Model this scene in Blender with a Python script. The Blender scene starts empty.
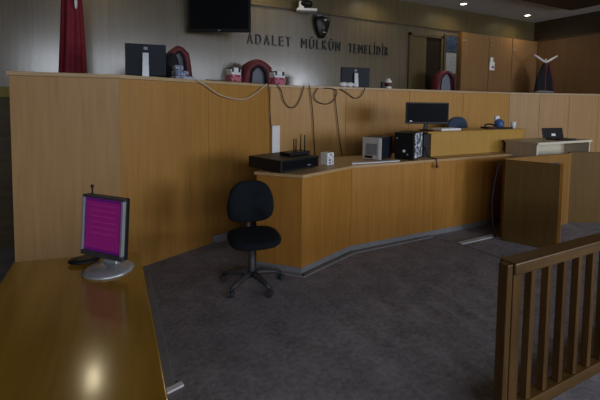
import bpy, bmesh, math, random
from mathutils import Vector, Matrix
random.seed(7)
S = bpy.context.scene
COL = S.collection
R = math.radians

# ------------------------------------------------------------------ camera
F, PITCH, ROLL, CY, YAW, HC = 381.19, R(3.389), R(.698), 125.35, R(26.4), 1.6
fwd0 = Vector((math.sin(YAW), math.cos(YAW), 0)); right0 = Vector((math.cos(YAW), -math.sin(YAW), 0)); upv = Vector((0, 0, 1))
fwd = fwd0*math.cos(PITCH) - upv*math.sin(PITCH)
down = -(upv*math.cos(PITCH) + fwd0*math.sin(PITCH))
ri = right0*math.cos(ROLL) - down*math.sin(ROLL)
di = right0*math.sin(ROLL) + down*math.cos(ROLL)
cam_d = bpy.data.cameras.new('camera'); cam = bpy.data.objects.new('camera', cam_d); COL.objects.link(cam)
m = Matrix.Identity(4)
for i in range(3):
    m[i][0] = ri[i]; m[i][1] = -di[i]; m[i][2] = -fwd[i]
m[2][3] = HC
cam.matrix_world = m
cam_d.sensor_width = 36; cam_d.sensor_fit = 'HORIZONTAL'
cam_d.lens = F/600*36; cam_d.shift_y = -(200-CY)/600; cam_d.clip_start = .05
S.camera = cam

# ------------------------------------------------------------------ materials
def new_mat(name):
    mt = bpy.data.materials.new(name); mt.use_nodes = True
    return mt, mt.node_tree.nodes, mt.node_tree.links, mt.node_tree.nodes['Principled BSDF']

def flat(name, col, rough=.5, metal=0, var=.06, bump=0, scale=30, emit=0, spec=.5):
    mt, N, L, b = new_mat(name)
    t = N.new('ShaderNodeTexCoord'); n = N.new('ShaderNodeTexNoise'); n.inputs['Scale'].default_value = scale
    L.new(t.outputs['Object'], n.inputs['Vector'])
    r = N.new('ShaderNodeValToRGB')
    r.color_ramp.elements[0].position = .3; r.color_ramp.elements[1].position = .7
    r.color_ramp.elements[0].color = (*[c*(1-var) for c in col], 1)
    r.color_ramp.elements[1].color = (*[min(1, c*(1+var)) for c in col], 1)
    L.new(n.outputs['Fac'], r.inputs['Fac']); L.new(r.outputs['Color'], b.inputs['Base Color'])
    b.inputs['Roughness'].default_value = rough; b.inputs['Metallic'].default_value = metal
    b.inputs['Specular IOR Level'].default_value = spec
    if bump:
        bp = N.new('ShaderNodeBump'); bp.inputs['Strength'].default_value = bump; bp.inputs['Distance'].default_value = .01
        L.new(n.outputs['Fac'], bp.inputs['Height']); L.new(bp.outputs['Normal'], b.inputs['Normal'])
    if emit:
        b.inputs['Emission Color'].default_value = (*col, 1); b.inputs['Emission Strength'].default_value = emit
    return mt

def wood(name, c1, c2, rough=.45, stretch=(26, 26, 1.3), spec=.27, seams=0, coat=0, bumpy=.15, streak=1.0):
    """veneer: streaky grain along the axis with the small stretch value"""
    mt, N, L, b = new_mat(name)
    t = N.new('ShaderNodeTexCoord'); oi = N.new('ShaderNodeObjectInfo')
    mp = N.new('ShaderNodeMapping'); mp.inputs['Scale'].default_value = stretch
    L.new(t.outputs['Object'], mp.inputs['Vector'])
    add = N.new('ShaderNodeVectorMath'); add.operation = 'ADD'
    sc = N.new('ShaderNodeMath'); sc.operation = 'MULTIPLY'; sc.inputs[1].default_value = 37
    L.new(oi.outputs['Random'], sc.inputs[0]); L.new(mp.outputs['Vector'], add.inputs[0]); L.new(sc.outputs[0], add.inputs[1])
    n = N.new('ShaderNodeTexNoise'); n.inputs['Scale'].default_value = 1; n.inputs['Detail'].default_value = 6; n.inputs['Roughness'].default_value = .62
    n.inputs['Distortion'].default_value = .25
    L.new(add.outputs[0], n.inputs['Vector'])
    n2 = N.new('ShaderNodeTexNoise'); n2.inputs['Scale'].default_value = 1.1; n2.inputs['Detail'].default_value = 2
    L.new(t.outputs['Object'], n2.inputs['Vector'])
    mx = N.new('ShaderNodeMath'); mx.operation = 'MULTIPLY_ADD'; mx.inputs[1].default_value = .35
    L.new(n2.outputs['Fac'], mx.inputs[0]); L.new(n.outputs['Fac'], mx.inputs[2])
    r = N.new('ShaderNodeValToRGB'); e = r.color_ramp.elements
    e[0].position = .67-.22*streak; e[1].position = .67+.22*streak
    e[0].color = (*c1, 1); e[1].color = (*c2, 1)
    L.new(mx.outputs[0], r.inputs['Fac'])
    out = r.outputs['Color']
    if seams:
        sx = N.new('ShaderNodeSeparateXYZ'); L.new(t.outputs['Object'], sx.inputs[0])
        a = N.new('ShaderNodeMath'); a.operation = 'ADD'; a.inputs[1].default_value = 50.15; L.new(sx.outputs['X'], a.inputs[0])
        mo = N.new('ShaderNodeMath'); mo.operation = 'MODULO'; mo.inputs[1].default_value = seams; L.new(a.outputs[0], mo.inputs[0])
        lt = N.new('ShaderNodeMath'); lt.operation = 'LESS_THAN'; lt.inputs[1].default_value = .012; L.new(mo.outputs[0], lt.inputs[0])
        mc = N.new('ShaderNodeMix'); mc.data_type = 'RGBA'; L.new(lt.outputs[0], mc.inputs['Factor'])
        L.new(out, mc.inputs['A']); mc.inputs['B'].default_value = (*[c*.85 for c in c1], 1)
        out = mc.outputs['Result']
    L.new(out, b.inputs['Base Color'])
    b.inputs['Roughness'].default_value = rough; b.inputs['Specular IOR Level'].default_value = spec
    if coat:
        b.inputs['Coat Weight'].default_value = coat; b.inputs['Coat Roughness'].default_value = .12
    bp = N.new('ShaderNodeBump'); bp.inputs['Strength'].default_value = bumpy; bp.inputs['Distance'].default_value = .002
    L.new(n.outputs['Fac'], bp.inputs['Height']); L.new(bp.outputs['Normal'], b.inputs['Normal'])
    return mt

def carpet(name, c1, c2):
    mt, N, L, b = new_mat(name)
    t = N.new('ShaderNodeTexCoord')
    def noise(s, d=3):
        n = N.new('ShaderNodeTexNoise'); n.inputs['Scale'].default_value = s; n.inputs['Detail'].default_value = d
        L.new(t.outputs['Object'], n.inputs['Vector']); return n
    a, f = noise(5, 6), noise(150, 2)
    g = noise(28, 6)
    s1 = N.new('ShaderNodeMath'); s1.operation = 'MULTIPLY_ADD'; s1.inputs[1].default_value = .5
    L.new(a.outputs['Fac'], s1.inputs[0])
    s0 = N.new('ShaderNodeMath'); s0.operation = 'MULTIPLY_ADD'; s0.inputs[1].default_value = .45
    L.new(f.outputs['Fac'], s0.inputs[0]); 
    s2 = N.new('ShaderNodeMath'); s2.operation = 'MULTIPLY'; s2.inputs[1].default_value = .55; L.new(g.outputs['Fac'], s2.inputs[0])
    L.new(s2.outputs[0], s0.inputs[2]); L.new(s0.outputs[0], s1.inputs[2])
    r = N.new('ShaderNodeValToRGB'); e = r.color_ramp.elements
    e[0].position = .55; e[1].position = .95; e[0].color = (*c1, 1); e[1].color = (*c2, 1)
    L.new(s1.outputs[0], r.inputs['Fac'])
    # pale lint flecks
    v = N.new('ShaderNodeTexVoronoi'); v.inputs['Scale'].default_value = 2.1; L.new(t.outputs['Object'], v.inputs['Vector'])
    lt = N.new('ShaderNodeMath'); lt.operation = 'LESS_THAN'; lt.inputs[1].default_value = .022; L.new(v.outputs['Distance'], lt.inputs[0])
    mc = N.new('ShaderNodeMix'); mc.data_type = 'RGBA'; L.new(lt.outputs[0], mc.inputs['Factor'])
    L.new(r.outputs['Color'], mc.inputs['A']); mc.inputs['B'].default_value = (*[min(1, c*2.2) for c in c2], 1)
    L.new(mc.outputs['Result'], b.inputs['Base Color'])
    b.inputs['Roughness'].default_value = .95; b.inputs['Specular IOR Level'].default_value = .15
    bp = N.new('ShaderNodeBump'); bp.inputs['Strength'].default_value = .6; bp.inputs['Distance'].default_value = .01
    L.new(s0.outputs[0], bp.inputs['Height']); L.new(bp.outputs['Normal'], b.inputs['Normal'])
    return mt

def emitter(name, col, strength):
    mt, N, L, b = new_mat(name)
    b.inputs['Base Color'].default_value = (0, 0, 0, 1); b.inputs['Emission Color'].default_value = (*col, 1)
    b.inputs['Emission Strength'].default_value = strength
    return mt

M = {}
M['bench_pale'] = wood('bench_pale_veneer', (.38, .215, .09), (.50, .30, .135), .42, streak=1.3)
M['bench_ochre'] = wood('bench_ochre_veneer', (.37, .175, .036), (.49, .25, .06), .42, streak=1.3)
M['bench_mid'] = wood('bench_mid_veneer', (.42, .215, .058), (.55, .3, .088), .42, streak=1.3)
M['bench_cap'] = wood('bench_cap_wood', (.42, .29, .15), (.55, .39, .22), .4, stretch=(1.5, 20, 20))
M['counter'] = wood('counter_veneer', (.34, .145, .026), (.48, .23, .045), .4, streak=1.3)
M['counter_top'] = wood('counter_top_veneer', (.42, .26, .12), (.55, .36, .18), .4, stretch=(1.5, 20, 20))
M['raised'] = wood('raised_desk_veneer', (.42, .23, .05), (.52, .31, .075), .4, streak=1.2)
M['table'] = wood('table_veneer', (.28, .14, .014), (.42, .225, .026), .16, spec=.5, stretch=(14, 1.2, 14), coat=.2, bumpy=.06)
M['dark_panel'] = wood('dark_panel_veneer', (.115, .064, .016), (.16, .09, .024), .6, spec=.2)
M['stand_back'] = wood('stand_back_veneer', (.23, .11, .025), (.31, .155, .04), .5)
M['rail'] = wood('rail_wood', (.065, .032, .009), (.15, .078, .022), .36, stretch=(18, 18, 2))
M['rail_h'] = wood('rail_wood_long', (.07, .036, .011), (.16, .085, .024), .35, stretch=(2, 22, 22))
M['wall'] = wood('wall_veneer', (.09, .071, .045), (.14, .113, .075), .2, stretch=(16, 16, .7), seams=.94, streak=1.2, spec=1.0, bumpy=.3)
M['wall_upper'] = wood('upper_wall_veneer', (.075, .055, .024), (.11, .083, .038), .4, stretch=(16, 16, .7), streak=1.2)
M['side_wall'] = wood('side_wall_veneer', (.14, .075, .034), (.2, .11, .052), .45, streak=1.2)
M['cupboard'] = wood('cupboard_veneer', (.21, .11, .045), (.28, .155, .068), .45, streak=1.2)
M['trim'] = wood('dark_trim_wood', (.06, .042, .02), (.1, .07, .035), .5, stretch=(2, 20, 20))
M['olive'] = wood('olive_stained_wood', (.24, .18, .03), (.32, .25, .05), .5)
M['ceil'] = flat('ceiling_plaster', (.5, .49, .48), .85, var=.04, scale=3)
M['ceil_wood'] = wood('ceiling_dark_wood', (.035, .022, .012), (.06, .038, .02), .5, stretch=(1.5, 14, 14))
M['plaster'] = flat('wall_plaster', (.13, .115, .1), .9, scale=4)
M['carpet'] = carpet('grey_carpet', (.15, .14, .158), (.34, .32, .355))
M['skirting'] = flat('grey_skirting', (.22, .22, .235), .7)
M['black'] = flat('black_plastic', (.009, .009, .011), .45, spec=.3)
M['black_gloss'] = flat('black_glossy_screen', (.006, .007, .009), .5, spec=.05)
M['dark_blue'] = flat('dark_blue_plastic', (.01, .014, .024), .5, spec=.2)
M['grey'] = flat('grey_plastic', (.2, .215, .23), .4)
M['silver'] = flat('silver_plastic', (.42, .44, .47), .32, metal=.4)
M['white'] = flat('white_plastic', (.82, .82, .84), .5)
M['paper'] = flat('white_paper', (.78, .79, .82), .8)
M['beige'] = flat('beige_plastic', (.5, .48, .45), .5)
M['chair_fabric'] = flat('black_chair_fabric', (.009, .012, .016), .95, var=.25, scale=60, bump=.2, spec=.2)
M['chair_metal'] = flat('chair_base_plastic', (.045, .047, .055), .45)
M['red'] = flat('red_cloth', (.2, .008, .02), .75, var=.18, scale=16)
M['red_dark'] = flat('dark_red_satin', (.12, .01, .018), .6, var=.3, scale=9)
M['robe'] = flat('black_robe_cloth', (.008, .008, .012), .85, var=.2)
M['grey_cloth'] = flat('grey_blue_upholstery', (.19, .21, .25), .9, var=.1)
M['blue_cloth'] = flat('blue_upholstery', (.035, .055, .1), .85)
M['cable_dark'] = flat('dark_cable_rubber', (.07, .04, .03), .6)
M['cable_pale'] = flat('beige_cable_rubber', (.55, .42, .26), .6)
M['laminate'] = wood('pale_grey_laminate', (.46, .375, .27), (.56, .46, .34), .45)
M['laminate_edge'] = flat('cream_laminate_edge', (.68, .61, .48), .5)
M['bronze'] = flat('dark_bronze', (.018, .017, .018), .35, metal=.5)
M['letters'] = flat('dark_letter_metal', (.012, .011, .011), .45)

M['blue'] = flat('blue_plastic', (.05, .12, .33), .5, var=.3)
M['lens'] = emitter('lit_lamp_diffuser', (1, .96, .86), 9)
M['steel'] = flat('brushed_steel', (.5, .48, .43), .3, metal=.8)

# blue and white printed panel
def printed(name, c1, c2, scale):
    mt, N, L, b = new_mat(name)
    t = N.new('ShaderNodeTexCoord'); n = N.new('ShaderNodeTexNoise'); n.inputs['Scale'].default_value = scale; n.inputs['Distortion'].default_value = 1.5
    L.new(t.outputs['Object'], n.inputs['Vector'])
    r = N.new('ShaderNodeValToRGB'); r.color_ramp.elements[0].position = .46; r.color_ramp.elements[1].position = .54
    r.color_ramp.elements[0].color = (*c1, 1); r.color_ramp.elements[1].color = (*c2, 1)
    L.new(n.outputs['Fac'], r.inputs['Fac']); L.new(r.outputs['Color'], b.inputs['Base Color']); b.inputs['Roughness'].default_value = .6
    return mt
M['print_blue'] = printed('blue_white_print', (.03, .05, .1), (.75, .8, .88), 18)
M['pink'] = printed('red_white_print', (.33, .02, .06), (.6, .25, .32), 30)
M['print_poster'] = printed('poster_blue_print', (.008, .018, .045), (.03, .055, .11), 12)
M['print_stripe'] = printed('blue_white_cloth', (.13, .17, .33), (.5, .53, .62), 26)
M['print_notice'] = printed('notice_print', (.17, .18, .18), (.3, .31, .31), 40)

# ------------------------------------------------------------------ mesh builder
class MB:
    def __init__(s): s.bm = bmesh.new()
    def poly_prism(s, pts, z0, z1):
        b = s.bm
        lo = [b.verts.new((p[0], p[1], z0)) for p in pts]; hi = [b.verts.new((p[0], p[1], z1)) for p in pts]
        n = len(pts)
        b.faces.new(lo[::-1]); b.faces.new(hi)
        for i in range(n): b.faces.new((lo[i], lo[(i+1) % n], hi[(i+1) % n], hi[i]))
        return s
    def box(s, x0, x1, y0, y1, z0, z1):
        return s.poly_prism([(x0, y0), (x1, y0), (x1, y1), (x0, y1)], z0, z1)
    def obox(s, c, size, mat=None):
        """box centred on c, half sizes from size, turned by a 3x3/4x4 matrix"""
        vs = []
        for dx in (-.5, .5):
            for dy in (-.5, .5):
                for dz in (-.5, .5):
                    v = Vector((dx*size[0], dy*size[1], dz*size[2]))
                    if mat: v = mat @ v
                    vs.append(s.bm.verts.new(Vector(c)+v))
        for f in ((0, 1, 3, 2), (4, 6, 7, 5), (0, 4, 5, 1), (2, 3, 7, 6), (0, 2, 6, 4), (1, 5, 7, 3)):
            s.bm.faces.new([vs[i] for i in f])
        return s
    def seg(s, p, q, th, z0, z1, side=1):
        """upright slab from p to q in plan; thickness grows to the left (side=1)"""
        d = (Vector(q)-Vector(p)).normalized(); nrm = Vector((-d.y, d.x))*side*th
        p = Vector(p); q = Vector(q)
        pts = [p, q, q+nrm, p+nrm]
        if side < 0: pts = pts[::-1]
        return s.poly_prism(pts, z0, z1)
    def loft(s, rings, close=True, caps=True):
        vr = [[s.bm.verts.new(p) for p in r] for r in rings]
        n = len(vr[0])
        for a, b in zip(vr, vr[1:]):
            for i in range(n if close else n-1):
                j = (i+1) % n
                s.bm.faces.new((a[i], a[j], b[j], b[i]))
        if caps and close:
            s.bm.faces.new(vr[0][::-1]); s.bm.faces.new(vr[-1])
        return s
    def lathe(s, prof, c=(0, 0, 0), n=24):
        return s.loft([[Vector(c)+Vector((max(r, .0005)*math.cos(2*math.pi*i/n), max(r, .0005)*math.sin(2*math.pi*i/n), z)) for i in range(n)] for r, z in prof])
    def tube(s, pts, r, n=8):
        pts = [Vector(p) for p in pts]; rings = []
        rr = r if isinstance(r, (list, tuple)) else [r]*len(pts)
        prev = None
        for i, p in enumerate(pts):
            t = (pts[min(i+1, len(pts)-1)]-pts[max(i-1, 0)]).normalized()
            u = t.orthogonal().normalized() if prev is None else (prev-t*prev.dot(t)).normalized()
            prev = u; v = t.cross(u)
            rings.append([p+(u*math.cos(2*math.pi*k/n)+v*math.sin(2*math.pi*k/n))*rr[i] for k in range(n)])
        return s.loft(rings)
    def ball(s, c, rad, mat=None, seg=20, rg=12):
        rings = []
        for i in range(1, rg):
            a = math.pi*i/rg-math.pi/2
            ring = []
            for k in range(seg):
                v = Vector((rad[0]*math.cos(a)*math.cos(2*math.pi*k/seg), rad[1]*math.cos(a)*math.sin(2*math.pi*k/seg), rad[2]*math.sin(a)))
                if mat: v = mat @ v
                ring.append(Vector(c)+v)
            rings.append(ring)
        return s.loft(rings)
    def build(s, name, mat, parent=None, bevel=0, smooth=False, subsurf=0, world=False, bseg=2, loc=None):
        bmesh.ops.recalc_face_normals(s.bm, faces=s.bm.faces)
        me = bpy.data.meshes.new(name)
        off = None
        if parent is not None and world:
            s.bm.transform(parent.matrix_basis.inverted())
        elif parent is None:
            # put the origin at the base centre of the mesh
            xs = [v.co for v in s.bm.verts]
            lo = Vector([min(v[i] for v in xs) for i in range(3)]); hi = Vector([max(v[i] for v in xs) for i in range(3)])
            off = Vector(((lo.x+hi.x)/2, (lo.y+hi.y)/2, lo.z))
            s.bm.transform(Matrix.Translation(-off))
        s.bm.to_mesh(me); s.bm.free()
        o = bpy.data.objects.new(name, me); COL.objects.link(o)
        me.materials.append(M[mat] if isinstance(mat, str) else mat)
        if off is not None: o.location = off
        if parent is not None: o.parent = parent
        if smooth:
            for p in me.polygons: p.use_smooth = True
        if bevel:
            md = o.modifiers.new('bevel', 'BEVEL'); md.width = bevel; md.segments = bseg; md.limit_method = 'ANGLE'; md.angle_limit = R(35)
        if subsurf:
            md = o.modifiers.new('sub', 'SUBSURF'); md.levels = md.render_levels = subsurf
        return o

def thing(name, label, cat, loc=(0, 0, 0), rz=0, group=None):
    o = bpy.data.objects.new(name, None); COL.objects.link(o)
    o.matrix_basis = Matrix.Translation(loc) @ Matrix.Rotation(rz, 4, 'Z')
    o['label'] = label; o['category'] = cat
    if group: o['group'] = group
    return o
def tag(o, label, cat, group=None):
    o['label'] = label; o['category'] = cat
    if group: o['group'] = group
    return o
def struct(o): o['kind'] = 'structure'; return o
def dup(root, loc, rz, label):
    r = root.copy(); COL.objects.link(r)
    r.matrix_basis = Matrix.Translation(loc) @ Matrix.Rotation(rz, 4, 'Z'); r['label'] = label
    for ch in list(root.children):
        c = ch.copy(); COL.objects.link(c); c.parent = r
        for g in list(ch.children):
            d = g.copy(); COL.objects.link(d); d.parent = c
    return r
def catmull(pts, k=6):
    pts = [Vector(p) for p in pts]; P = [pts[0]*2-pts[1]]+pts+[pts[-1]*2-pts[-2]]; out = []
    for i in range(1, len(P)-2):
        for j in range(k):
            t = j/k; a, b, c, d = P[i-1:i+3]
            out.append(.5*((2*b)+(c-a)*t+(2*a-5*b+4*c-d)*t*t+(3*b-a-3*c+d)*t**3))
    out.append(pts[-1]); return out

# ------------------------------------------------------------------ the room
XL, XR, YB, YF, ZC = -3.6, 9.9, 6.3, -4.6, 3.75
# floor with a few soft ripples in the worn carpet
bm = MB()
nx, ny = 500, 120
vs = []
for j in range(ny+1):
    row = []
    for i in range(nx+1):
        x = XL+(XR-XL)*i/nx; y = YF+(YB-YF)*j/ny
        w = math.exp(-((x-2.25)/.75)**2-((y-2.2)/.45)**2)
        z = .009*w*(1+math.sin(2*math.pi*(x+.12*math.sin(2.3*y))/.21))
        w2 = math.exp(-((x-1.5)/.5)**2-((y-2.5)/.3)**2)
        z += .004*w2*(1+math.sin(2*math.pi*(x+.3*y)/.26))
        row.append(bm.bm.verts.new((x, y, z)))
    vs.append(row)
for j in range(ny):
    for i in range(nx): bm.bm.faces.new((vs[j][i], vs[j][i+1], vs[j+1][i+1], vs[j+1][i]))
fl = struct(bm.build('floor', 'carpet', smooth=True)); fl.location.z = 0
struct(MB().box(XL, XR, YB, YB+.15, 0, 3.27).build('wall_back', 'wall'))
struct(MB().box(XL, XR, YB+.005, YB+.15, 3.27, ZC).build('wall_back_upper', 'wall_upper'))
struct(MB().box(XL, XR, YB-.035, YB+.005, 3.255, 3.285).build('trim_1', 'trim', bevel=.004))
struct(MB().box(XR, XR+.15, YF, YB+.15, 0, 3.27).build('wall_right', 'side_wall'))
struct(MB().box(XR, XR+.15, YF, YB+.15, 3.27, ZC).build('wall_right_upper', 'ceil_wood'))
struct(MB().box(XR-.035, XR+.005, YF, YB-.035, 3.255, 3.285).build('trim_2', 'trim', bevel=.004))
struct(MB().box(XL-.15, XL, YF, YB+.15, 0, ZC).build('wall_left', 'side_wall'))
struct(MB().box(XL-.15, XR+.15, YF-.15, YB+.15, ZC, ZC+.15).build('ceiling', 'ceil'))
struct(MB().box(XL+.01, 8.95, YF+.01, 4.92, ZC-.09, ZC-.001).build('ceiling_panel', 'ceil_wood', bevel=.01))
# front wall behind the camera with a row of windows
WINS = [(-2.7, -.7), (-.3, 1.7), (2.1, 4.1), (4.5, 6.5), (6.9, 8.9)]
WZS = [(1.95, 3.5), (1.95, 3.5), (1.95, 3.5), (1.2, 3.0), (1.0, 2.9)]
edges = [XL]+[v for w in WINS for v in w]+[XR]
fw = MB()
for a, b in zip(edges[0::2], edges[1::2]): fw.box(a, b, YF-.15, YF, 0, ZC)
for (a, b), WZ in zip(WINS, WZS): fw.box(a, b, YF-.15, YF, 0, WZ[0]); fw.box(a, b, YF-.15, YF, WZ[1], ZC)
struct(fw.build('wall_front', 'plaster'))
for i, (a, b) in enumerate(WINS):
    WZ = WZS[i]
    t = thing('window_%d' % (i+1), '', ''); del t['label']; del t['category']; struct(t)
    t.location = ((a+b)/2, YF-.08, WZ[0]); h = WZ[1]-WZ[0]; w = (b-a)/2
    MB().box(-w, w, -.03, .03, 0, .05).box(-w, w, -.03, .03, h-.05, h).box(-w, -w+.05, -.03, .03, .05, h-.05).box(w-.05, w, -.03, .03, .05, h-.05).box(-.025, .025, -.03, .03, .05, h-.05).build('window_frame', 'steel', t)

# ------------------------------------------------------------------ judges' bench
P = [(-.75, 3.90), (.07, 3.80), (1.86, 4.63), (6.48, 4.52), (9.88, 3.33)]
BH = 1.832
bench = thing('judges_bench', 'long high angled judges bench of pale and ochre wood veneer across the back', 'judges bench', (1.86, 4.63, 0))
def lerp(p, q, t): return (p[0]+(q[0]-p[0])*t, p[1]+(q[1]-p[1])*t)
def panels(p, q, n, mats):
    for i in range(n):
        a, b = lerp(p, q, i/n+.0006), lerp(p, q, (i+1)/n-.0006)
        MB().seg(a, b, .04, 0.0, BH-.035).build('front_panel', mats[i % len(mats)], bench, world=True, bevel=.002)
panels(P[0], P[1], 1, ['bench_pale'])
panels(P[1], P[2], 2, ['bench_ochre'])
panels(P[2], P[3], 4, ['bench_mid', 'bench_mid', 'bench_mid', 'bench_mid'])
panels(P[3], P[4], 6, ['bench_pale'])
MB().box(-.75, -.71, 3.95, 6.28, 0, BH-.035).build('side_panel', 'bench_pale', bench, world=True)
front = [(-.765, 3.885), (.072, 3.783), (1.862, 4.612), (6.476, 4.502), (9.88, 3.312)]
back = [(9.88, 3.95), (6.6, 5.1), (1.7, 5.22), (-.05, 4.42), (-.765, 4.5)]
MB().poly_prism(front+back, BH-.034, BH).build('worktop', 'bench_cap', bench, world=True, bevel=.003)
plat = MB().poly_prism([(-.70, 3.95), (.06, 3.86), (1.84, 4.69), (6.5, 4.58), (9.88, 3.41), (9.88, 6.28), (-.70, 6.28)], .001, .99)
PZ = .99
struct(plat.build('floor_platform', 'carpet'))
# grey low riser at the foot of the bench where the counter begins
struct(MB().poly_prism([(1.0, 4.205), (1.86, 4.60), (3.4, 4.56), (3.4, 4.1), (1.75, 4.1), (1.5, 4.3)], .0, .09).build('floor_riser', 'carpet', bevel=.01))

# ------------------------------------------------------------------ clerk counter
CH = .94
C0, C1, C2, C3, C4 = (1.24, 3.42), (1.57, 3.10), (2.30, 3.37), (3.5, 3.375), (4.9, 3.37)
ctr = thing('clerk_counter', 'low ochre veneer clerk counter with angled front below the judges bench', 'counter', (2.6, 3.5, 0))
def cseg(a, b, name='front_panel', mat='counter'):
    MB().seg(a, b, .03, .06, CH-.03).build(name, mat, ctr, world=True, bevel=.002)
cseg(C0, lerp(C0, C1, .999), 'side_panel'); cseg(lerp(C1, C2, .001), lerp(C1, C2, .998)); cseg(C2, lerp(C2, C3, .999)); cseg(lerp(C3, C4, .0), C4)
MB().box(4.87, 4.9, 3.401, 3.54, .06, CH-.03).build('side_panel', 'counter', ctr, world=True)
MB().box(4.901, 5.49, 3.54, 3.57, .06, CH-.03).build('front_panel', 'counter', ctr, world=True)
MB().box(5.46, 5.49, 3.571, 3.99, .06, CH-.03).build('side_panel', 'counter', ctr, world=True)
MB().poly_prism([(1.215, 3.42), (1.565, 3.075), (2.303, 3.348), (3.5, 3.352), (4.92, 3.347), (4.92, 3.53), (5.5, 3.53), (5.5, 4.0), (1.78, 4.0)], CH-.03, CH).build('worktop', 'counter_top', ctr, world=True, bevel=.003)
sk = MB()
for a, b in ((C0, C1), (C1, C2), (C2, C3), (C3, C4)): sk.seg(a, b, .02, 0, .06)
sk.build('plinth', 'skirting', ctr, world=True)
# grey floor trim along the counter foot
sk = MB()
off = [(1.20, 3.36), (1.56, 3.02), (2.31, 3.29), (3.45, 3.31)]
for a, b in zip(off, off[1:]): sk.seg(a, b, .045, .001, .014)
struct(sk.build('trim_3', 'skirting', bevel=.004))
tag(MB().seg((3.57, 2.99), (4.16, 3.0), .07, .002, .016).build('cable_duct', flat('pale_grey_duct', (.5, .52, .54), .6), bevel=.005),
    'pale grey floor cable cover lying before the clerk counter', 'cable cover')
struct(MB().seg((3.46, 3.27), (3.58, 3.0), .03, .001, .01).seg((3.58, 3.0), (3.66, 2.2), .02, .001, .008).build('trim_4', 'skirting', bevel=.003))
tag(MB().box(.24, .3, 2.13, 3.7, .002, .016).build('cable_duct', 'skirting', bevel=.005), 'dark grey floor cable duct running beside the glossy table', 'cable cover')
tag(MB().seg((.25, 2.09), (.345, 2.115), .04, .003, .016).build('floor_plate', 'white', bevel=.004), 'small white plastic plate on the carpet beside the table', 'floor plate')

# raised desk on the counter
RH = 1.255
rd = thing('raised_desk', 'yellow ochre raised desk shelf standing on the clerk counter top', 'desk', (4.5, 3.75, CH))
MB().box(3.62, 5.47, 3.56, 3.585, CH, RH-.02).build('front_panel', 'raised', rd, world=True, bevel=.002)
MB().box(3.62, 3.645, 3.586, 3.98, CH, RH-.02).build('side_panel', 'counter', rd, world=True)
MB().box(5.445, 5.47, 3.586, 3.98, CH-.0, RH-.02).build('side_panel', 'counter', rd, world=True)
MB().box(3.55, 5.49, 3.545, 3.99, RH-.02, RH).build('desk_top', 'raised', rd, world=True, bevel=.003)

# ------------------------------------------------------------------ table front left
tb = thing('glossy_table', 'long glossy ochre wooden table in the left foreground', 'table', (-.16, 1.4, 0))
MB().poly_prism([(-.49, .3), (.135, .3), (.135, 2.30), (-.47, 2.41)], .722, .75).build('table_top', 'table', tb, world=True, bevel=.006, bseg=3)
MB().poly_prism([(-.46, 2.26), (.10, 2.16), (.10, 2.19), (-.46, 2.29)], .0, .721).build('leg_panel', 'counter', tb, world=True)
MB().box(-.46, .10, .4, .43, 0, .721).build('leg_panel', 'counter', tb, world=True)
MB().box(-.2, -.17, .43, 2.15, .3, .721).build('modesty_panel', 'counter', tb, world=True)

# ------------------------------------------------------------------ monitors
def doc_screen():
    mt, N, L, b = new_mat('magenta_lit_screen')
    t = N.new('ShaderNodeTexCoord'); sx = N.new('ShaderNodeSeparateXYZ'); L.new(t.outputs['Object'], sx.inputs[0])
    def math_(op, a, v): 
        n = N.new('ShaderNodeMath'); n.operation = op; L.new(a, n.inputs[0]); n.inputs[1].default_value = v; return n.outputs[0]
    lines = math_('LESS_THAN', math_('MODULO', math_('ADD', sx.outputs['Z'], 5.0), .028), .006)
    inx = math_('LESS_THAN', math_('ABSOLUTE', sx.outputs['X'], 0), .085)
    inz = math_('LESS_THAN', math_('ABSOLUTE', math_('ADD', sx.outputs['Z'], -.25), 0), .075)
    mul = N.new('ShaderNodeMath'); mul.operation = 'MULTIPLY'; L.new(lines, mul.inputs[0]); L.new(inx, mul.inputs[1])
    mu2 = N.new('ShaderNodeMath'); mu2.operation = 'MULTIPLY'; L.new(mul.outputs[0], mu2.inputs[0]); L.new(inz, mu2.inputs[1])
    mc = N.new('ShaderNodeMix'); mc.data_type = 'RGBA'; mc.inputs['A'].default_value = (.10, .005, .065, 1); mc.inputs['B'].default_value = (.13, .009, .088, 1)
    L.new(mu2.outputs[0], mc.inputs['Factor'])
    L.new(mc.outputs['Result'], b.inputs['Emission Color']); b.inputs['Emission Strength'].default_value = 1.0
    b.inputs['Base Color'].default_value = (.02, .002, .02, 1); b.inputs['Roughness'].default_value = .25
    return mt
M['doc'] = doc_screen()
M['doc_dark'] = emitter('magenta_screen_margin', (.05, .003, .07), 1.0)
M['doc_line'] = emitter('magenta_screen_window', (.1, .004, .1), 1.0)
# 4:3 monitor on the table
mo = thing('desktop_monitor', 'silver framed square monitor with glowing magenta screen on the glossy table', 'monitor', (-.042, 2.12, .75), R(-48))
MB().lathe([(.0, 0), (.115, 0), (.12, .006), (.105, .014), (.03, .02), (0, .02)], c=(.03, .0, 0), n=32).build('base', 'silver', mo, smooth=True)
MB().loft([[(-.045, .03, .012), (.045, .03, .012), (.045, .06, .012), (-.045, .06, .012)], [(-.03, .04, .12), (.03, .04, .12), (.03, .06, .12), (-.03, .06, .12)]]).build('stand_neck', 'silver', mo, bevel=.006)
tl = Matrix.Rotation(R(-4), 4, 'X')
def tilted(mb, zc): 
    mb.bm.transform(Matrix.Translation((0, 0, zc)) @ tl); return mb
W2, H2 = .139, .153
cz = .217
def fr(w, h, inn, y0, y1):
    q = MB(); q.box(-w, w, y0, y1, h-inn, h).box(-w, w, y0, y1, -h, -h+inn*1.6).box(-w, -w+inn, y0, y1, -h+inn*1.6, h-inn).box(w-inn, w, y0, y1, -h+inn*1.6, h-inn); return q
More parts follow.
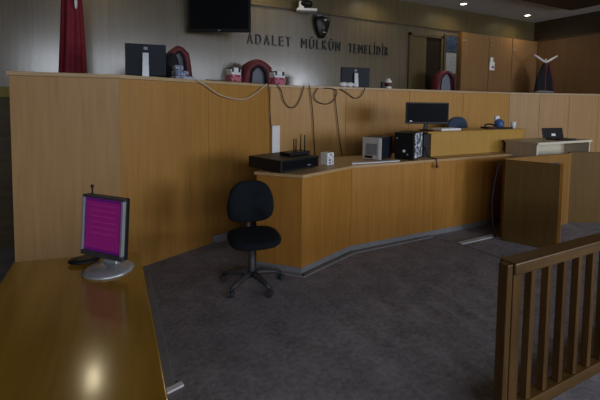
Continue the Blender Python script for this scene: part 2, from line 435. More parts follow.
tilted(MB().box(-W2, W2, 0.004, .03, -H2, H2), cz).build('back_shell', 'black', mo, bevel=.006)
dgb = flat('dark_grey_bezel', (.05, .052, .06), .35)
for bb in ((-W2, W2, H2-.013, H2), (-W2, W2, -H2, -H2+.024)):
    tilted(MB().box(bb[0], bb[1], -.012, .004, bb[2], bb[3]), cz).build('bezel', dgb, mo, bevel=.002)
for bb in ((-W2, -W2+.012), (W2-.014, W2)):
    tilted(MB().box(bb[0], bb[1], -.014, .004, -H2+.024, H2-.013), cz).build('side_strip', 'silver', mo, bevel=.002)
sc_ = tilted(MB().box(-W2+.013, W2-.015, -.004, .003, -H2+.025, H2-.014), cz).build('screen', 'doc_dark', mo)
tilted(MB().box(-W2+.026, W2-.03, -.0052, -.0042, -H2+.04, H2-.03), cz).build('screen_page', 'doc', sc_)
b_ = MB()
for (x0, x1, z0, z1) in ((-.062, .0, -.125, -.07), (.01, .07, -.11, -.078)):
    b_.box(x0, x1, -.0062, -.0054, z1-.004, z1).box(x0, x0+.003, -.0062, -.0054, z0, z1).box(x1-.003, x1, -.0062, -.0054, z0, z1)
tilted(b_, cz).build('screen_window', 'doc_line', sc_)
MB().tube([(-.115, .035, .362), (-.115, .035, .402)], .004).ball((-.115, .035, .405), (.008, .008, .010)).build('clip', 'black', mo, smooth=True)
# dark mouse-like base of a headset behind the monitor
tag(MB().ball((-.135, 2.25, .765), (.078, .055, .0145)).build('black_stand_foot', 'black', smooth=True), 'black oval stand foot lying left of the magenta monitor', 'stand')

def widescreen(name, label, loc, rz, w, h, z0, shell='black', back=False, group=None, base='black', thick=.03):
    t = thing(name, label, 'monitor', loc, rz, group)
    MB().ball((0, .02, .011), (.11, .075, .0105)).build('base', base, t, smooth=True)
    s = -1 if not back else 1
    # neck
    MB().loft([[(-.03, .02, .012), (.03, .02, .012), (.03, .05, .012), (-.03, .05, .012)], [(-.025, .02, z0+.08), (.025, .02, z0+.08), (.025, .045, z0+.08), (-.025, .045, z0+.08)]]).build('stand_neck', 'black' if not back else 'grey', t, bevel=.005)
    if not back:
        MB().box(-w/2, w/2, -thick+.02, .019, z0, z0+h).build('back_shell', shell, t, bevel=.005)
        MB().box(-w/2+.015, w/2-.015, -thick+.015, -thick+.0195, z0+.025, z0+h-.015).build('screen', 'black_gloss', t)
        MB().box(-w/2+.05, -w/2+.08, -thick+.013, -thick+.0148, z0+.03, z0+.045).build('sticker', 'paper', t)
    else:
        # back of the screen faces the camera, neck in front
        MB().box(-w/2, w/2, .052, .052+thick, z0, z0+h).build('back_shell', shell, t, bevel=.006)
        MB().box(-w/2+.015, w/2-.015, .0525+thick, .0545+thick, z0+.02, z0+h-.015).build('screen', 'black_gloss', t)
        MB().box(-.02, .02, .048, .0515, z0+h-.06, z0+h-.03).build('badge', 'grey', t)
        MB().loft([[(-.035, .0, .012), (.035, .0, .012), (.035, .018, .012), (-.035, .018, .012)], [(-.03, .02, z0+h*.72), (.03, .02, z0+h*.72), (.03, .047, z0+h*.72), (-.03, .047, z0+h*.72)]]).build('stand_cover', 'silver', t, bevel=.004)
    return t
widescreen('desktop_monitor', 'black widescreen monitor standing on the raised clerk desk', (3.69, 3.71, RH), R(-20), .58, .28, .09)
widescreen('bench_monitor', 'dark monitor seen from behind, left end of the judges bench', (.33, 4.30, BH), R(-8), .40, .33, .035, shell='dark_blue', back=True, group='monitors on the judges bench', thick=.09)
widescreen('bench_monitor', 'dark monitor seen from behind, right of the wall emblem on the bench', (3.37, 4.86, BH), R(-14), .46, .3, .02, shell='dark_blue', back=True, group='monitors on the judges bench', thick=.05)

# ------------------------------------------------------------------ television on the wall
tv = thing('wall_television', 'large black flat television hung high on the back wall', 'television', (1.53, 5.93, 2.68), math.atan2(-.45, .85))
MB().box(-.485, .485, -.03, .04, 0, .62).build('housing', 'black', tv, bevel=.008)
MB().box(-.455, .455, -.034, -.0305, .045, .59).build('screen', 'black_gloss', tv)
MB().box(-.02, .02, -.034, -.0305, .012, .028).build('badge', 'grey', tv)
MB().box(-.12, .12, .041, .1, .15, .45).box(-.04, .04, .1, .2, .25, .35).build('wall_bracket', 'black', tv)
# ------------------------------------------------------------------ wall lettering
ins = thing('wall_inscription', 'dark metal letters ADALET MÜLKÜN TEMELİDİR on the back wall', 'lettering', (3.5, YB, 2.6))
def word(txt, x0, x1, z0, h):
    xs, objs = 0, []
    widths = {'M': 1.25, 'İ': .5, 'Ü': 1.08, 'K': 1.02, 'L': .85, 'T': .95, 'E': .88, 'A': 1.05, 'D': 1.05, 'N': 1.1, 'R': 1.0}
    tot = sum(widths[c]+.32 for c in txt)-.32; u = (x1-x0)/tot
    for c in txt:
        w = widths[c]*u
        cu = bpy.data.curves.new('letter', 'FONT'); cu.body = c; cu.size = 1; cu.extrude = .0; cu.resolution_u = 4
        tmp = bpy.data.objects.new('letter', cu)
        me = bpy.data.meshes.new_from_object(tmp); bpy.data.objects.remove(tmp)
        vx = [v.co.x for v in me.vertices]; a, b = min(vx), max(vx)
        capz = .729
        wl = w*.86
        bm = bmesh.new(); bm.from_mesh(me)
        for v in bm.verts:
            v.co.x = (v.co.x-a)/(b-a)*wl; v.co.y = v.co.y/capz*h
        g = bmesh.ops.extrude_face_region(bm, geom=bm.faces[:])
        for e in g['geom']:
            if isinstance(e, bmesh.types.BMVert): e.co.z += .03
        # serifs: short bars at stem feet and heads
        bm.transform(Matrix.Translation((x0+xs-3.5, -.001, z0-2.6)) @ Matrix.Rotation(R(90), 4, 'X'))
        bmesh.ops.recalc_face_normals(bm, faces=bm.faces)
        bm.to_mesh(me); bm.free()
        me.materials.clear(); me.materials.append(M['letters'])
        o = bpy.data.objects.new('letter', me); COL.objects.link(o); o.parent = ins
        xs += (widths[c]+.32)*u
word('ADALET', 2.10, 2.93, 2.60, .185)
word('MÜLKÜN', 3.13, 3.98, 2.60, .185)
word('TEMELİDİR', 4.16, 5.13, 2.59, .185)

# ------------------------------------------------------------------ emblem (bronze relief mask)
em = thing('relief_mask', 'dark bronze relief mask mounted above the wall lettering', 'sculpture', (3.53, YB-.06, 2.80), 0)
q = MB(); rings = []
prof = [(0, .035), (.05, .075), (.12, .115), (.2, .14), (.28, .16), (.34, .165), (.38, .14), (.395, .08)]
for z, w in prof:
    rings.append([(w*math.cos(a), -.07*math.sin(a)*(w/.165)-(.05*math.exp(-((z-.17)/.05)**2)*math.exp(-((a-math.pi/2)/.25)**2))+(.022*math.exp(-((z-.235)/.03)**2)*(math.exp(-((a-1.1)/.2)**2)+math.exp(-((a-2.04)/.2)**2))), z) for a in [math.pi*k/16 for k in range(17)]]+[(-w*.8, .055, z), (w*.8, .055, z)])
q.loft(rings); q.build('face', 'bronze', em, smooth=True)
MB().loft([[( .17*s_*(1-.25*abs(t)), -.02*(1-abs(t)), .33+t*.02) for s_, t in ((-1, 0), (-.9, 1), (-.45, -1), (0, 1), (.45, -1), (.9, 1), (1, 0))]+[(.15, .05, .3), (-.15, .05, .3)],
           [( .15*s_, -.02, .41+abs(t)*.02) for s_, t in ((-1, 0), (-.9, 1), (-.45, -1), (0, 1), (.45, -1), (.9, 1), (1, 0))]+[(.13, .05, .4), (-.13, .05, .4)]]).build('crown', 'bronze', em)
MB().box(-.03, .03, -.12, -.08, .3, .33).build('forehead_plate', 'steel', em, bevel=.006)
MB().ball((.0, -.085, .095), (.04, .012, .01)).build('mouth', 'steel', em, smooth=True)

# ------------------------------------------------------------------ projector / camera on the wall trim
cc = thing('ceiling_camera', 'white and black surveillance camera mounted at the wall trim', 'camera', (3.16, 6.14, 3.21), R(-20))
MB().box(-.19, .17, -.1, .08, .01, .055).build('housing', 'white', cc, bevel=.012)
MB().ball((-.02, -.02, .14), (.12, .1, .07)).build('dome', 'black', cc, smooth=True)
MB().box(-.15, -.06, -.07, .03, .055, .18).build('bracket', 'white', cc, bevel=.01)
MB().box(-.04, .06, .085, .16, .03, .1).build('wall_arm', 'black', cc)

# ------------------------------------------------------------------ door, posters and cupboard on the back wall
d = thing('door_1', '', ''); del d['label']; del d['category']; struct(d); d.location = (6.1, YB, PZ)
MB().box(-.44, -.38, -.05, 0, 0, 2.12).box(.47, .53, -.05, 0, 0, 2.12).box(-.44, .53, -.05, 0, 2.06, 2.13).build('door_frame', 'trim', d, bevel=.004)
MB().box(-.38, .05, -.025, 0, 0, 2.06).build('door_leaf', 'wall_upper', d)
MB().box(.055, .47, -.012, 0, 0, 2.06).build('door_opening', flat('dark_doorway_shade', (.016, .01, .006), .8, spec=.15), d)  # flat sheet with the darkness of the open doorway painted in
nb = thing('notice_board', 'dark narrow notice board between the door and the cupboard', 'notice board', (6.88, YB, 1.75))
MB().box(-.2, .22, -.03, -.001, 0, 1.42).build('board', 'trim', nb)
tag(MB().box(6.73, 7.06, YB-.040, YB-.0315, 2.79, 3.13).build('poster', 'print_poster'), 'dark blue poster at the top of the notice board', 'poster')
tag(MB().box(6.73, 7.05, YB-.040, YB-.0315, 2.31, 2.76).build('poster', 'print_notice'), 'pale grey printed notice below the blue poster', 'poster')

cb = thing('wall_cupboard', 'brown veneer cupboard filling the right end of the back wall', 'cupboard', (8.5, 6.2, PZ))
MB().box(7.13, 9.86, 6.205, 6.29, PZ, 3.245).build('body', 'side_wall', cb, world=True)
for i, (a, b) in enumerate(((7.13, 8.035), (8.045, 8.875), (8.885, 9.86))):
    dd = MB().box(a+.004, b-.004, 6.18, 6.203, PZ+.01, 3.235).build('door', 'cupboard', cb, world=True, bevel=.002)
    MB().ball((a+.06-8.5, 6.17-6.2, 3.05-PZ-.05*i), (.02, .02, .025)).build('knob', 'steel', dd, smooth=True)
nt = thing('paper_notice', 'small white paper notice pinned on the cupboard door', 'notice', (8.15, 6.175, 2.43))
MB().box(-.08, .09, -.004, .002, 0, .2).build('sheet', 'paper', nt)
MB().box(.0, .07, -.0065, -.0045, .05, .1).build('print', 'red_dark', nt)
MB().box(-.06, .03, -.006, .002, .202, .3).build('clip', 'paper', nt)

# ------------------------------------------------------------------ coat stand with robe
cs = thing('coat_stand', 'pale two armed coat stand carrying a black robe behind the bench', 'coat stand', (9.2, 5.55, PZ))
MB().lathe([(.0, 0), (.2, 0), (.2, .02), (.03, .04), (.015, .06), (.015, 1.72), (0, 1.72)], n=20).build('pole', 'beige', cs, smooth=True)
for s_ in (-1, 1):
    MB().tube([(0, 0, 1.63), (s_*.12, -.03*s_, 1.69), (s_*.3, -.08*s_, 1.79)], [.022, .024, .018]).build('arm', 'white', cs, smooth=True)
q = MB(); rings = []
for k in range(14):
    t = k/13; z = 2.6-t*1.15; w = .06+.2*min(1, t*3.2)**.7+.12*t; dpt = .05+.12*t
    rings.append([(9.2+(w+.012*math.sin(7*a+3*t))*math.cos(a), 5.55+(dpt+.015*math.sin(5*a))*math.sin(a), z) for a in [2*math.pi*i/28 for i in range(28)]])
robe = thing('hanging_robe', 'black judge robe with dark red edging hanging from the coat stand', 'robe', (9.2, 5.55, 1.45))
q.loft(rings).build('robe_body', 'robe', robe, world=True, smooth=True)
for a in (R(-62), R(-118)):
    ps = []
    for k in range(14):
        t = k/13; z = 2.6-t*1.15; w = .06+.2*min(1, t*3.2)**.7+.12*t; dpt = .05+.12*t
        ps.append((9.2+(w+.012*math.sin(7*a+3*t))*math.cos(a), 5.55+(dpt+.015*math.sin(5*a))*math.sin(a), z))
    MB().tube(ps, .016).build('red_edging', 'red_dark', robe, world=True, smooth=True)

# ------------------------------------------------------------------ flag
fg = thing('draped_flag', 'red flag hanging in folds from its pole behind the bench', 'flag', (-.42, 5.5, PZ))
MB().lathe([(0, 0), (.16, 0), (.16, .025), (.02, .05), (.016, .1), (.016, 2.6), (0, 2.6)], n=20).build('pole', 'steel', fg, smooth=True)
q = MB(); rings = []
for k in range(24):
    t = k/23; z = 2.45-t*1.75; w = .06+.085*t**.8
    rings.append([((w+.02*t**.3*math.sin(6*a+1.5*t))*math.cos(a)+.012*math.sin(3*t), (w*.8+.02*math.sin(6*a+1.5*t))*math.sin(a), z) for a in [2*math.pi*i/48 for i in range(48)]])
q.loft(rings).build('cloth', 'red', fg, smooth=True)
MB().loft([[(.06+.012*math.cos(a), -.115, 1.78+.07*math.sin(a)) for a in [2*math.pi*i/12 for i in range(12)]], [(.06+.018*math.cos(a), -.075, 1.78+.075*math.sin(a)) for a in [2*math.pi*i/12 for i in range(12)]]]).build('white_crescent', 'paper', fg)

# ------------------------------------------------------------------ judge chairs with robes over them
def judge_chair(x, y, w, ztop, label, rlabel, lean=0, capw=.05, redtop=True):
    t = thing('judge_chair', label, 'chair', (x, y, PZ), 0, 'chairs behind the judges bench')
    h = ztop-PZ
    MB().poly_prism([(-w*.5, -.28), (w*.5, -.28), (w*.55, .15), (-w*.55, .15)], .45, .55).build('seat', 'grey_cloth', t, bevel=.03)
    q = MB(); rings = []
    for z, k in ((.56, .92), (.75, 1.0), (h-.35, .95), (h-.15, .78), (h-.05, .5), (h-.02, .25)):
        ww = w*.5*k; rings.append([(-ww+lean*z*.1, .12, z), (-ww*.5+lean*z*.1, .085, z), (ww*.5+lean*z*.1, .085, z), (ww+lean*z*.1, .12, z), (ww+lean*z*.1, .17, z), (-ww+lean*z*.1, .17, z)])
    q.loft(rings).build('backrest', 'grey_cloth', t, bevel=.01)
    MB().tube([(0, 0, .08), (0, 0, .45)], .03).build('column', 'black', t)
    for k in range(5):
        a = 2*math.pi*k/5; MB().tube([(0, 0, .1), (.28*math.cos(a), .28*math.sin(a), .05)], [.025, .018]).ball((.29*math.cos(a), .29*math.sin(a), .027), (.026, .026, .026)).build('leg', 'black', t)
    r = thing('judge_robe', rlabel, 'robe', (x, y+.1, PZ+.6), 0, 'robes draped over the judge chairs')
    # arch shaped cloth over the top and sides of the backrest
    q = MB(); rings = []; n = 26
    for i in range(n+1):
        u = -1+2*i/n; a = u*math.pi*.5
        ox = w*.5*(1.18)*math.sin(a)*(1+.22*abs(u)**3); oz = h-.62+(.03+.004*math.cos(9*u)) - (1-math.cos(a))*.3 - .75*max(0, abs(u)-.55)/.45*.75
        th = capw*(1+.5*abs(u))
        dx, dz = math.sin(a), math.cos(a)
        rings.append([(ox-dx*th, -.07, oz-dz*th), (ox, -.085, oz), (ox+dx*.02, -.02, oz+dz*.02), (ox+dx*.03, .09, oz+dz*.02), (ox-dx*th, .12, oz-dz*th), (ox-dx*th*.9, .075, oz-dz*th)])
    q.loft(rings).build('robe_cloth', 'red_dark' if redtop else 'robe', r, smooth=True)
    q = MB(); rings = []
    for i in range(n+1):
        u = -1+2*i/n; a = u*math.pi*.5
        ox = w*.5*(1.18)*math.sin(a)*(1+.22*abs(u)**3); oz = h-.62+(.03+.004*math.cos(9*u))-(1-math.cos(a))*.3-.75*max(0, abs(u)-.55)/.45*.75
        th = capw*(1+.5*abs(u)); dx, dz = math.sin(a), math.cos(a)
        rings.append([(ox-dx*th*1.08, -.078, oz-dz*th*1.08), (ox-dx*th*.8, -.09, oz-dz*th*.8), (ox-dx*th*.8, -.07, oz-dz*th*.8), (ox-dx*th*1.08, -.06, oz-dz*th*1.08)])
    q.loft(rings).build('black_lining', 'robe', r, smooth=True)
    return t
judge_chair(.86, 5.5, .29, 2.34, 'grey high backed chair behind the left monitor on the bench', 'red and black robe draped over the chair near the left bench monitor', capw=.07)
judge_chair(2.07, 5.6, .44, 2.24, 'grey high backed chair between the two red and white boxes', 'dark red robe arched over the chair between the red and white boxes', capw=.1)
judge_chair(6.12, 5.6, .44, 2.26, 'grey high backed chair before the dark doorway', 'black and red robe over the chair before the dark doorway', capw=.05)

# things on the bench
tag(MB().ball((.63, 4.66, 2.0), (.1, .1, .165)).build('black_bag', 'robe', smooth=True), 'dark rounded bag behind the left bench monitor', 'bag')
q = MB()
q.poly_prism([(.64, 4.32), (.86, 4.42), (.82, 4.6), (.60, 4.5)], BH+.001, BH+.05).poly_prism([(.64, 4.34), (.80, 4.44), (.77, 4.58), (.61, 4.5)], BH+.05, BH+.11).poly_prism([(.64, 4.36), (.74, 4.43), (.72, 4.56), (.62, 4.5)], BH+.11, BH+.17)
tag(q.build('folded_cloth', 'print_stripe', bevel=.02, bseg=3), 'folded blue and white striped cloth right of the left bench monitor', 'cloth')
def tissue(x, y, w, label):
    t = thing('tissue_box', label, 'box', (x, y, BH), R(20), 'red and white boxes on the judges bench')
    q = MB().loft([[(-w*.38, -.05, .0), (w*.38, -.05, 0), (w*.38, .05, 0), (-w*.38, .05, 0)], [(-w*.5, -.06, .04), (w*.5, -.06, .04), (w*.5, .06, .04), (-w*.5, .06, .04)], [(-w*.5, -.06, .1), (w*.5, -.06, .1), (w*.5, .06, .1), (-w*.5, .06, .1)]])
    q.build('box_body', 'pink', t, bevel=.008)
    MB().box(-w*.46, w*.46, -.055, .055, .101, .135).box(-w*.22, w*.24, -.05, .05, .135, .19).box(-w*.5, -w*.38, -.05, .05, .135, .17).box(w*.42, w*.5, -.05, .05, .135, .175).build('white_rim', 'paper', t, bevel=.008)
    for s_ in (-1, 1): MB().box(s_*w*.33-.013, s_*w*.33+.013, -.052, .04, .136, .185).build('black_clip', 'black', t, bevel=.004)
    return t
tissue(1.37, 4.62, .155, 'red and white box left of the middle judge chair')
tissue(2.03, 4.80, .21, 'wider red and white box right of the middle judge chair')
q = MB()
for k in range(5): q.ball((3.00+.055*k, 4.70+.02*(k % 2), BH+.041), (.045, .04, .03+.008*(k % 2)))
tag(q.build('crumpled_tissue', 'paper'), 'crumpled white tissues beside the right bench monitor', 'tissue')
bt = thing('white_flask', 'small white flask with dark print on the judges bench', 'bottle', (3.93, 4.80, BH))
MB().lathe([(0, 0), (.045, 0), (.05, .01), (.05, .13), (.03, .145), (.03, .165), (0, .165)]).build('body', 'white', bt, smooth=True)
MB().lathe([(.0508, .04), (.0515, .041), (.0515, .1), (.0508, .101)]).build('label_band', 'red_dark', bt)
tag(MB().box(3.80, 3.86, 4.79, 4.83, BH+.001, BH+.11).build('phone_box', 'black', bevel=.006), 'small black box left of the white flask', 'box')
tag(MB().box(8.95, 9.25, 3.85, 3.95, BH+.001, BH+.05).build('paper_stack', 'paper', bevel=.01), 'white paper stack on the right end of the bench', 'papers')
tag(MB().ball((7.55, 4.55, BH+.033), (.25, .12, .032)).build('grey_cloth_bundle', 'grey', smooth=True), 'flat grey bundle on the bench below the coat stand', 'bundle')

# ------------------------------------------------------------------ cables over the bench front
def on_seg(u, v, p, q, off=.014):
    """point of the bench face from p to q that lies on the sight line of the pixel"""
    dv = fwd*F + ri*(u-300) + di*(v-CY)
    p = Vector(p); q = Vector(q); dd = (q-p).normalized(); n = Vector((dd.y, -dd.x)); p = p+n*off
    t = n.dot(p)/(n.x*dv.x+n.y*dv.y)
    return Vector((dv.x*t, dv.y*t, HC+dv.z*t))
def cable(name, pix, p, q, r, mat, label):
    pts = [on_seg(u, v, p, q, .025 if v > 84 or True else 0) for u, v in pix]
    tag(MB().tube(catmull(pts, 5), r, 6).build(name, mat, smooth=True), label, 'cable', 'cables hanging over the bench front')
cable('pale_cable', [(196, 80), (205, 85), (218, 94), (232, 98.5), (245, 99), (256, 93), (263, 87), (267, 84)], P[1], P[2], .011, 'cable_pale', 'pale beige cable sagging over the ochre bench panel')
cable('dark_cable', [(276, 84), (281, 90), (284, 101), (290, 107.5), (296, 106), (301, 97), (304, 86)], P[2], P[3], .0065, 'cable_dark', 'dark cable hanging in a U right of the panel seam')
cable('dark_cable', [(309, 84), (311, 96), (313, 115), (314, 135), (315, 156)], P[2], P[3], .0065, 'cable_dark', 'long dark cable falling to the router on the counter')
cable('dark_cable', [(318, 88), (314, 96), (318, 102), (327, 104), (334, 100), (337, 92), (334, 89), (324, 88)], P[2], P[3], .0065, 'cable_dark', 'dark cable coiled in a loop on the bench front')
cable('dark_cable', [(335, 90), (336, 105), (338, 124), (340, 142), (343, 157)], P[2], P[3], .0065, 'cable_dark', 'long dark cable falling behind the white network box')
cable('dark_cable', [(340, 89), (347, 93), (354, 98), (360, 97), (364, 91), (365, 87)], P[2], P[3], .0065, 'cable_dark', 'short dark cable loop below the right bench monitor')
cable('thin_cable', [(268, 84), (269.5, 95), (270, 110), (271, 126)], P[1], P[2], .006, 'cable_dark', 'thin dark cable running down to the white trunking')
a_, b_ = on_seg(271.5, 126, P[2], P[3], .02), on_seg(280, 157, P[2], P[3], .02)
tag(MB().box(1.875, 1.985, 4.585, 4.618, .84, 1.30).build('cable_trunking', 'white', bevel=.006), 'white vertical cable trunking on the bench front', 'cable trunking')
# cable lying on the bench top
tag(MB().tube(catmull([(.95, 4.27, BH+.008), (1.1, 4.35, BH+.008), (1.3, 4.42, BH+.008), (1.5, 4.6, BH+.008), (1.75, 4.7, BH+.008)], 5), .008, 6).build('bench_cable', 'cable_dark', smooth=True), 'dark cable lying along the bench top edge', 'cable')

# ------------------------------------------------------------------ things on the counter
dv = thing('video_recorder', 'large flat black recorder box on the left end of the counter', 'recorder', (1.58, 3.47, CH), R(20))
MB().box(-.275, .26, -.2, .27, .012, .125).build('housing', 'black', dv, bevel=.006)
MB().box(-.25, .235, -.206, -.2005, .03, .11).build('front_plate', 'black_gloss', dv)
MB().box(.08, .13, -.208, -.2065, .045, .055).build('badge', 'grey', dv)
for sx in (-1, 1):
    for sy in (-1, 1): MB().lathe([(0, 0), (.018, 0), (.018, .0118), (0, .0118)], c=(sx*.2, sy*.16, 0)).build('foot', 'black', dv)
rt = thing('wireless_router', 'black router with upright antennas standing on the recorder', 'router', (1.72, 3.54, CH+.125), R(20))
MB().box(-.17, .13, -.08, .08, 0.001, .035).build('housing', 'black', rt, bevel=.008)
for xx, yy, hh in ((-.06, -.05, .17), (.0, .04, .16), (.09, -.03, .2), (.115, .05, .2)):
    MB().tube([(xx, yy, .035), (xx, yy, hh)], [.007, .005]).build('antenna', 'black', rt, smooth=True)
sw = thing('network_box', 'small white network box with slots right of the router', 'network box', (2.085, 3.53, CH), R(20))
MB().box(-.055, .055, -.05, .05, 0, .13).build('housing', 'white', sw, bevel=.006)
for k in range(4): MB().box(-.035, .035, -.0525, -.0505, .015+.028*k, .034+.028*k).build('port_strip', 'print_blue', sw)

def tower(name, label, loc, rz, w, dp, h, front, body, kind):
    t = thing(name, label, 'computer', loc, rz, 'computer towers on the counter')
    MB().box(-w/2, w/2, -dp/2+.02, dp/2, .01, h).build('case', body, t, bevel=.004)
    MB().box(-w/2, w/2, -dp/2, -dp/2+.019, .005, h).build('front_panel', front, t, bevel=.006)
    for sx in (-1, 1):
        for sy in (-1, 1): MB().box(sx*w*.38-.015, sx*w*.38+.015, sy*dp*.38-.015, sy*dp*.38+.015, 0, .0095).build('foot', 'black', t)
    if kind == 0:
        MB().box(-w*.32, w*.28, -dp/2-.003, -dp/2-.0005, h*.22, h*.72).build('grille', 'grey', t)
        MB().box(-w*.36, w*.05, -dp/2-.004, -dp/2-.0005, .02, .05).build('card_slot', 'black', t)
        MB().box(w*.36, w*.5, -dp/2-.004, -dp/2-.0005, .012, h-.01).build('edge_strip', 'white', t)
    else:
        MB().ball((-.0, -dp/2-.003, h*.32), (.018, .004, .018)).build('power_button', 'white', t, smooth=True)
        MB().ball((w*.18, -dp/2-.003, h*.2), (.012, .003, .012)).build('badge', 'grey', t, smooth=True)
        MB().ball((-w*.38, -dp/2-.003, h*.78), (.012, .003, .012)).build('logo', 'grey', t, smooth=True)
    return t
tower('computer_tower', 'beige fronted computer tower with grey grille on the counter', (2.89, 3.70, CH), R(-60), .235, .36, .265, 'beige', 'dark_blue', 0)
t2 = tower('computer_tower', 'black computer tower with a blue and white printed side', (3.25, 3.56, CH), R(-60), .23, .34, .325, 'black', 'black', 1)
MB().box(.1155, .119, -.13, .16, .02, .315).build('printed_side', 'print_blue', t2)['label'] = 'blue and white printed side panel'
bx = thing('gap_filler_box', 'narrow black box filling the dark gap between the black tower and raised desk', 'case', (3.545, 3.66, CH))
MB().box(-.05, .05, -.1, .2, 0.0, .285).build('filler_body', 'black', bx, bevel=.004)  # black box put in to stand for the dark gap beside the tower
MB().tube(catmull([(-.03, -.106, .12), (-.04, -.15, .03), (-.05, -.24, .008), (-.055, -.318, .005), (-.055, -.33, -.06)], 5), .006).build('hanging_strap', 'black', bx, smooth=True)
MB().box(-.07, -.04, -.345, -.325, -.1, -.06).build('strap_tag', 'red_dark', bx, bevel=.003)
tag(MB().poly_prism([(2.33, 3.42), (2.62, 3.40), (2.98, 3.40), (2.95, 3.46), (2.6, 3.47), (2.4, 3.52)], CH+.001, CH+.01).build('paper_sheets', 'paper'), 'white paper sheets lying before the computer towers', 'papers')

# raised desk things
tag(MB().box(3.86, 4.22, 3.62, 3.8, RH+.001, RH+.03).build('white_keyboard', 'white', bevel=.006), 'pale keyboard right of the monitor on the raised desk', 'keyboard')
bc = thing('clerk_chair', 'blue backed clerk chair behind the raised desk', 'chair', (4.86, 4.25, 0), 0)
q = MB(); rings = []
for yy, k in ((-.035, .85), (-.02, .97), (.0, 1.0), (.025, .95), (.035, .8)):
    rings.append([(.225*k*(1-.18*max(0, math.sin(a)))*math.copysign(abs(math.cos(a))**.6, math.cos(a)), yy, 1.2+.21*k*math.copysign(abs(math.sin(a))**.6, math.sin(a))) for a in [2*math.pi*i/28 for i in range(28)]])
q.loft(rings).build('backrest', 'blue_cloth', bc, smooth=True)
MB().box(-.22, .22, -.02+.04-.25-.0, .2, .5, .56).build('seat', 'blue_cloth', bc, bevel=.02)
MB().tube([(0, .045, .5), (0, .045, 1.1)], .02).tube([(0, 0, .1), (0, 0, .5)], .025).build('column', 'black', bc)
for k in range(5):
    a = 2*math.pi*k/5+.3; MB().tube([(0, 0, .1), (.2*math.cos(a), .2*math.sin(a), .03)], .02).ball((.21*math.cos(a), .21*math.sin(a), .02), (.02, .02, .02)).build('leg', 'black', bc)
ph = thing('telephone', 'black desk telephone in the middle of the raised desk', 'telephone', (5.02, 3.8, RH), R(-10))
MB().poly_prism([(-.1, -.08), (.1, -.08), (.1, .08), (-.1, .08)], .001, .025).build('phone_body', 'black', ph, bevel=.008)
MB().tube(catmull([(-.09, 0, .035), (-.05, 0, .06), (.05, 0, .06), (.09, 0, .035)], 4), .013).build('handset', 'black', ph, smooth=True)
tag(MB().box(5.12, 5.38, 3.68, 3.8, RH+.001, RH+.018).build('black_folder', 'black', bevel=.004), 'flat black folder at the right side of the raised desk', 'folder')
wp = thing('blue_cleaning_pack', 'blue and white cleaning tub at the right end of the raised desk', 'tub', (5.37, 3.9, RH))
MB().lathe([(0, 0), (.055, 0), (.07, .04), (.068, .1), (.03, .13), (0, .135)]).build('tub', 'blue', wp, smooth=True)
MB().poly_prism([(-.05, .02), (.04, .02), (.04, .06), (-.05, .06)], .08, .18).build('white_wipes', 'paper', wp, bevel=.01)
tag(MB().lathe([(0, 0), (.03, 0), (.04, .1), (.037, .1), (.03, .01), (0, .01)], c=(5.44, 3.72, RH)).build('paper_cup', 'paper', smooth=True), 'white paper cup beside the blue cleaning tub', 'cup')

# ------------------------------------------------------------------ pale laminate desk and laptop
ld = thing('laminate_desk', 'pale grey laminate high desk behind the dark wood partition', 'desk', (5.55, 3.3, 0))
MB().box(4.94, 6.2, 3.03, 3.5, 1.09, 1.12).build('desk_top', 'laminate', ld, world=True, bevel=.002)
MB().box(4.95, 4.975, 3.05, 3.48, 0, 1.089).build('side_panel', 'laminate', ld, world=True)
MB().box(6.165, 6.19, 3.05, 3.48, 0, 1.089).build('side_panel', 'laminate', ld, world=True)
MB().box(4.976, 6.164, 3.38, 3.4, .3, 1.089).build('modesty_panel', 'laminate_edge', ld, world=True)
MB().box(4.94, 6.2, 3.024, 3.03, 1.09, 1.12).box(4.95, 4.975, 3.044, 3.05, 0, 1.089).box(6.165, 6.19, 3.044, 3.05, 0, 1.089).build('edge_band', 'laminate_edge', ld, world=True)
lp = thing('laptop', 'open black laptop with white sticker on the laminate desk', 'laptop', (5.74, 3.29, 1.12), R(180-6))
MB().box(-.17, .17, -.0, .2, .001, .018).build('keyboard_deck', 'black', lp, bevel=.004)
q = MB().box(-.21, .21, -.012, .0, .02, .165); q.bm.transform(Matrix.Rotation(R(12), 4, 'X')); q.build('lid', 'black', lp, bevel=.006)
q = MB().box(-.04, .04, .001, .0035, .045, .08); q.bm.transform(Matrix.Rotation(R(12), 4, 'X')); q.build('sticker', 'paper', lp)

# ------------------------------------------------------------------ dark wood partition (witness stand)
wsd = thing('witness_stand', 'waist high brown wood partition enclosing a stand on the right', 'witness stand', (4.9, 2.9, 0))
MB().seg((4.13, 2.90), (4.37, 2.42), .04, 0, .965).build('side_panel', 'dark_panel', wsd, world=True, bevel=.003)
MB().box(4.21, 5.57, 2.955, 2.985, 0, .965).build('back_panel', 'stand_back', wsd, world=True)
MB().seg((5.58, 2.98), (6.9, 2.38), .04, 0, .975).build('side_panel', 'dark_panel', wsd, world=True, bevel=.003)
MB().seg((4.365, 2.435), (4.385, 2.395), .046, 0.0, .972).build('edge_post', 'counter', wsd, world=True, bevel=.002)
MB().seg((4.335, 2.475), (4.36, 2.425), .035, .967, .982).build('hinge', 'steel', wsd, world=True)
tag(MB().tube(catmull([(4.17, 2.99, .93), (4.12, 3.0, .8), (4.07, 3.01, .45), (4.09, 3.0, .15), (4.13, 2.99, .014)], 6), .012).build('black_cable', 'black', smooth=True), 'thick black cable hanging down beside the brown partition', 'cable')

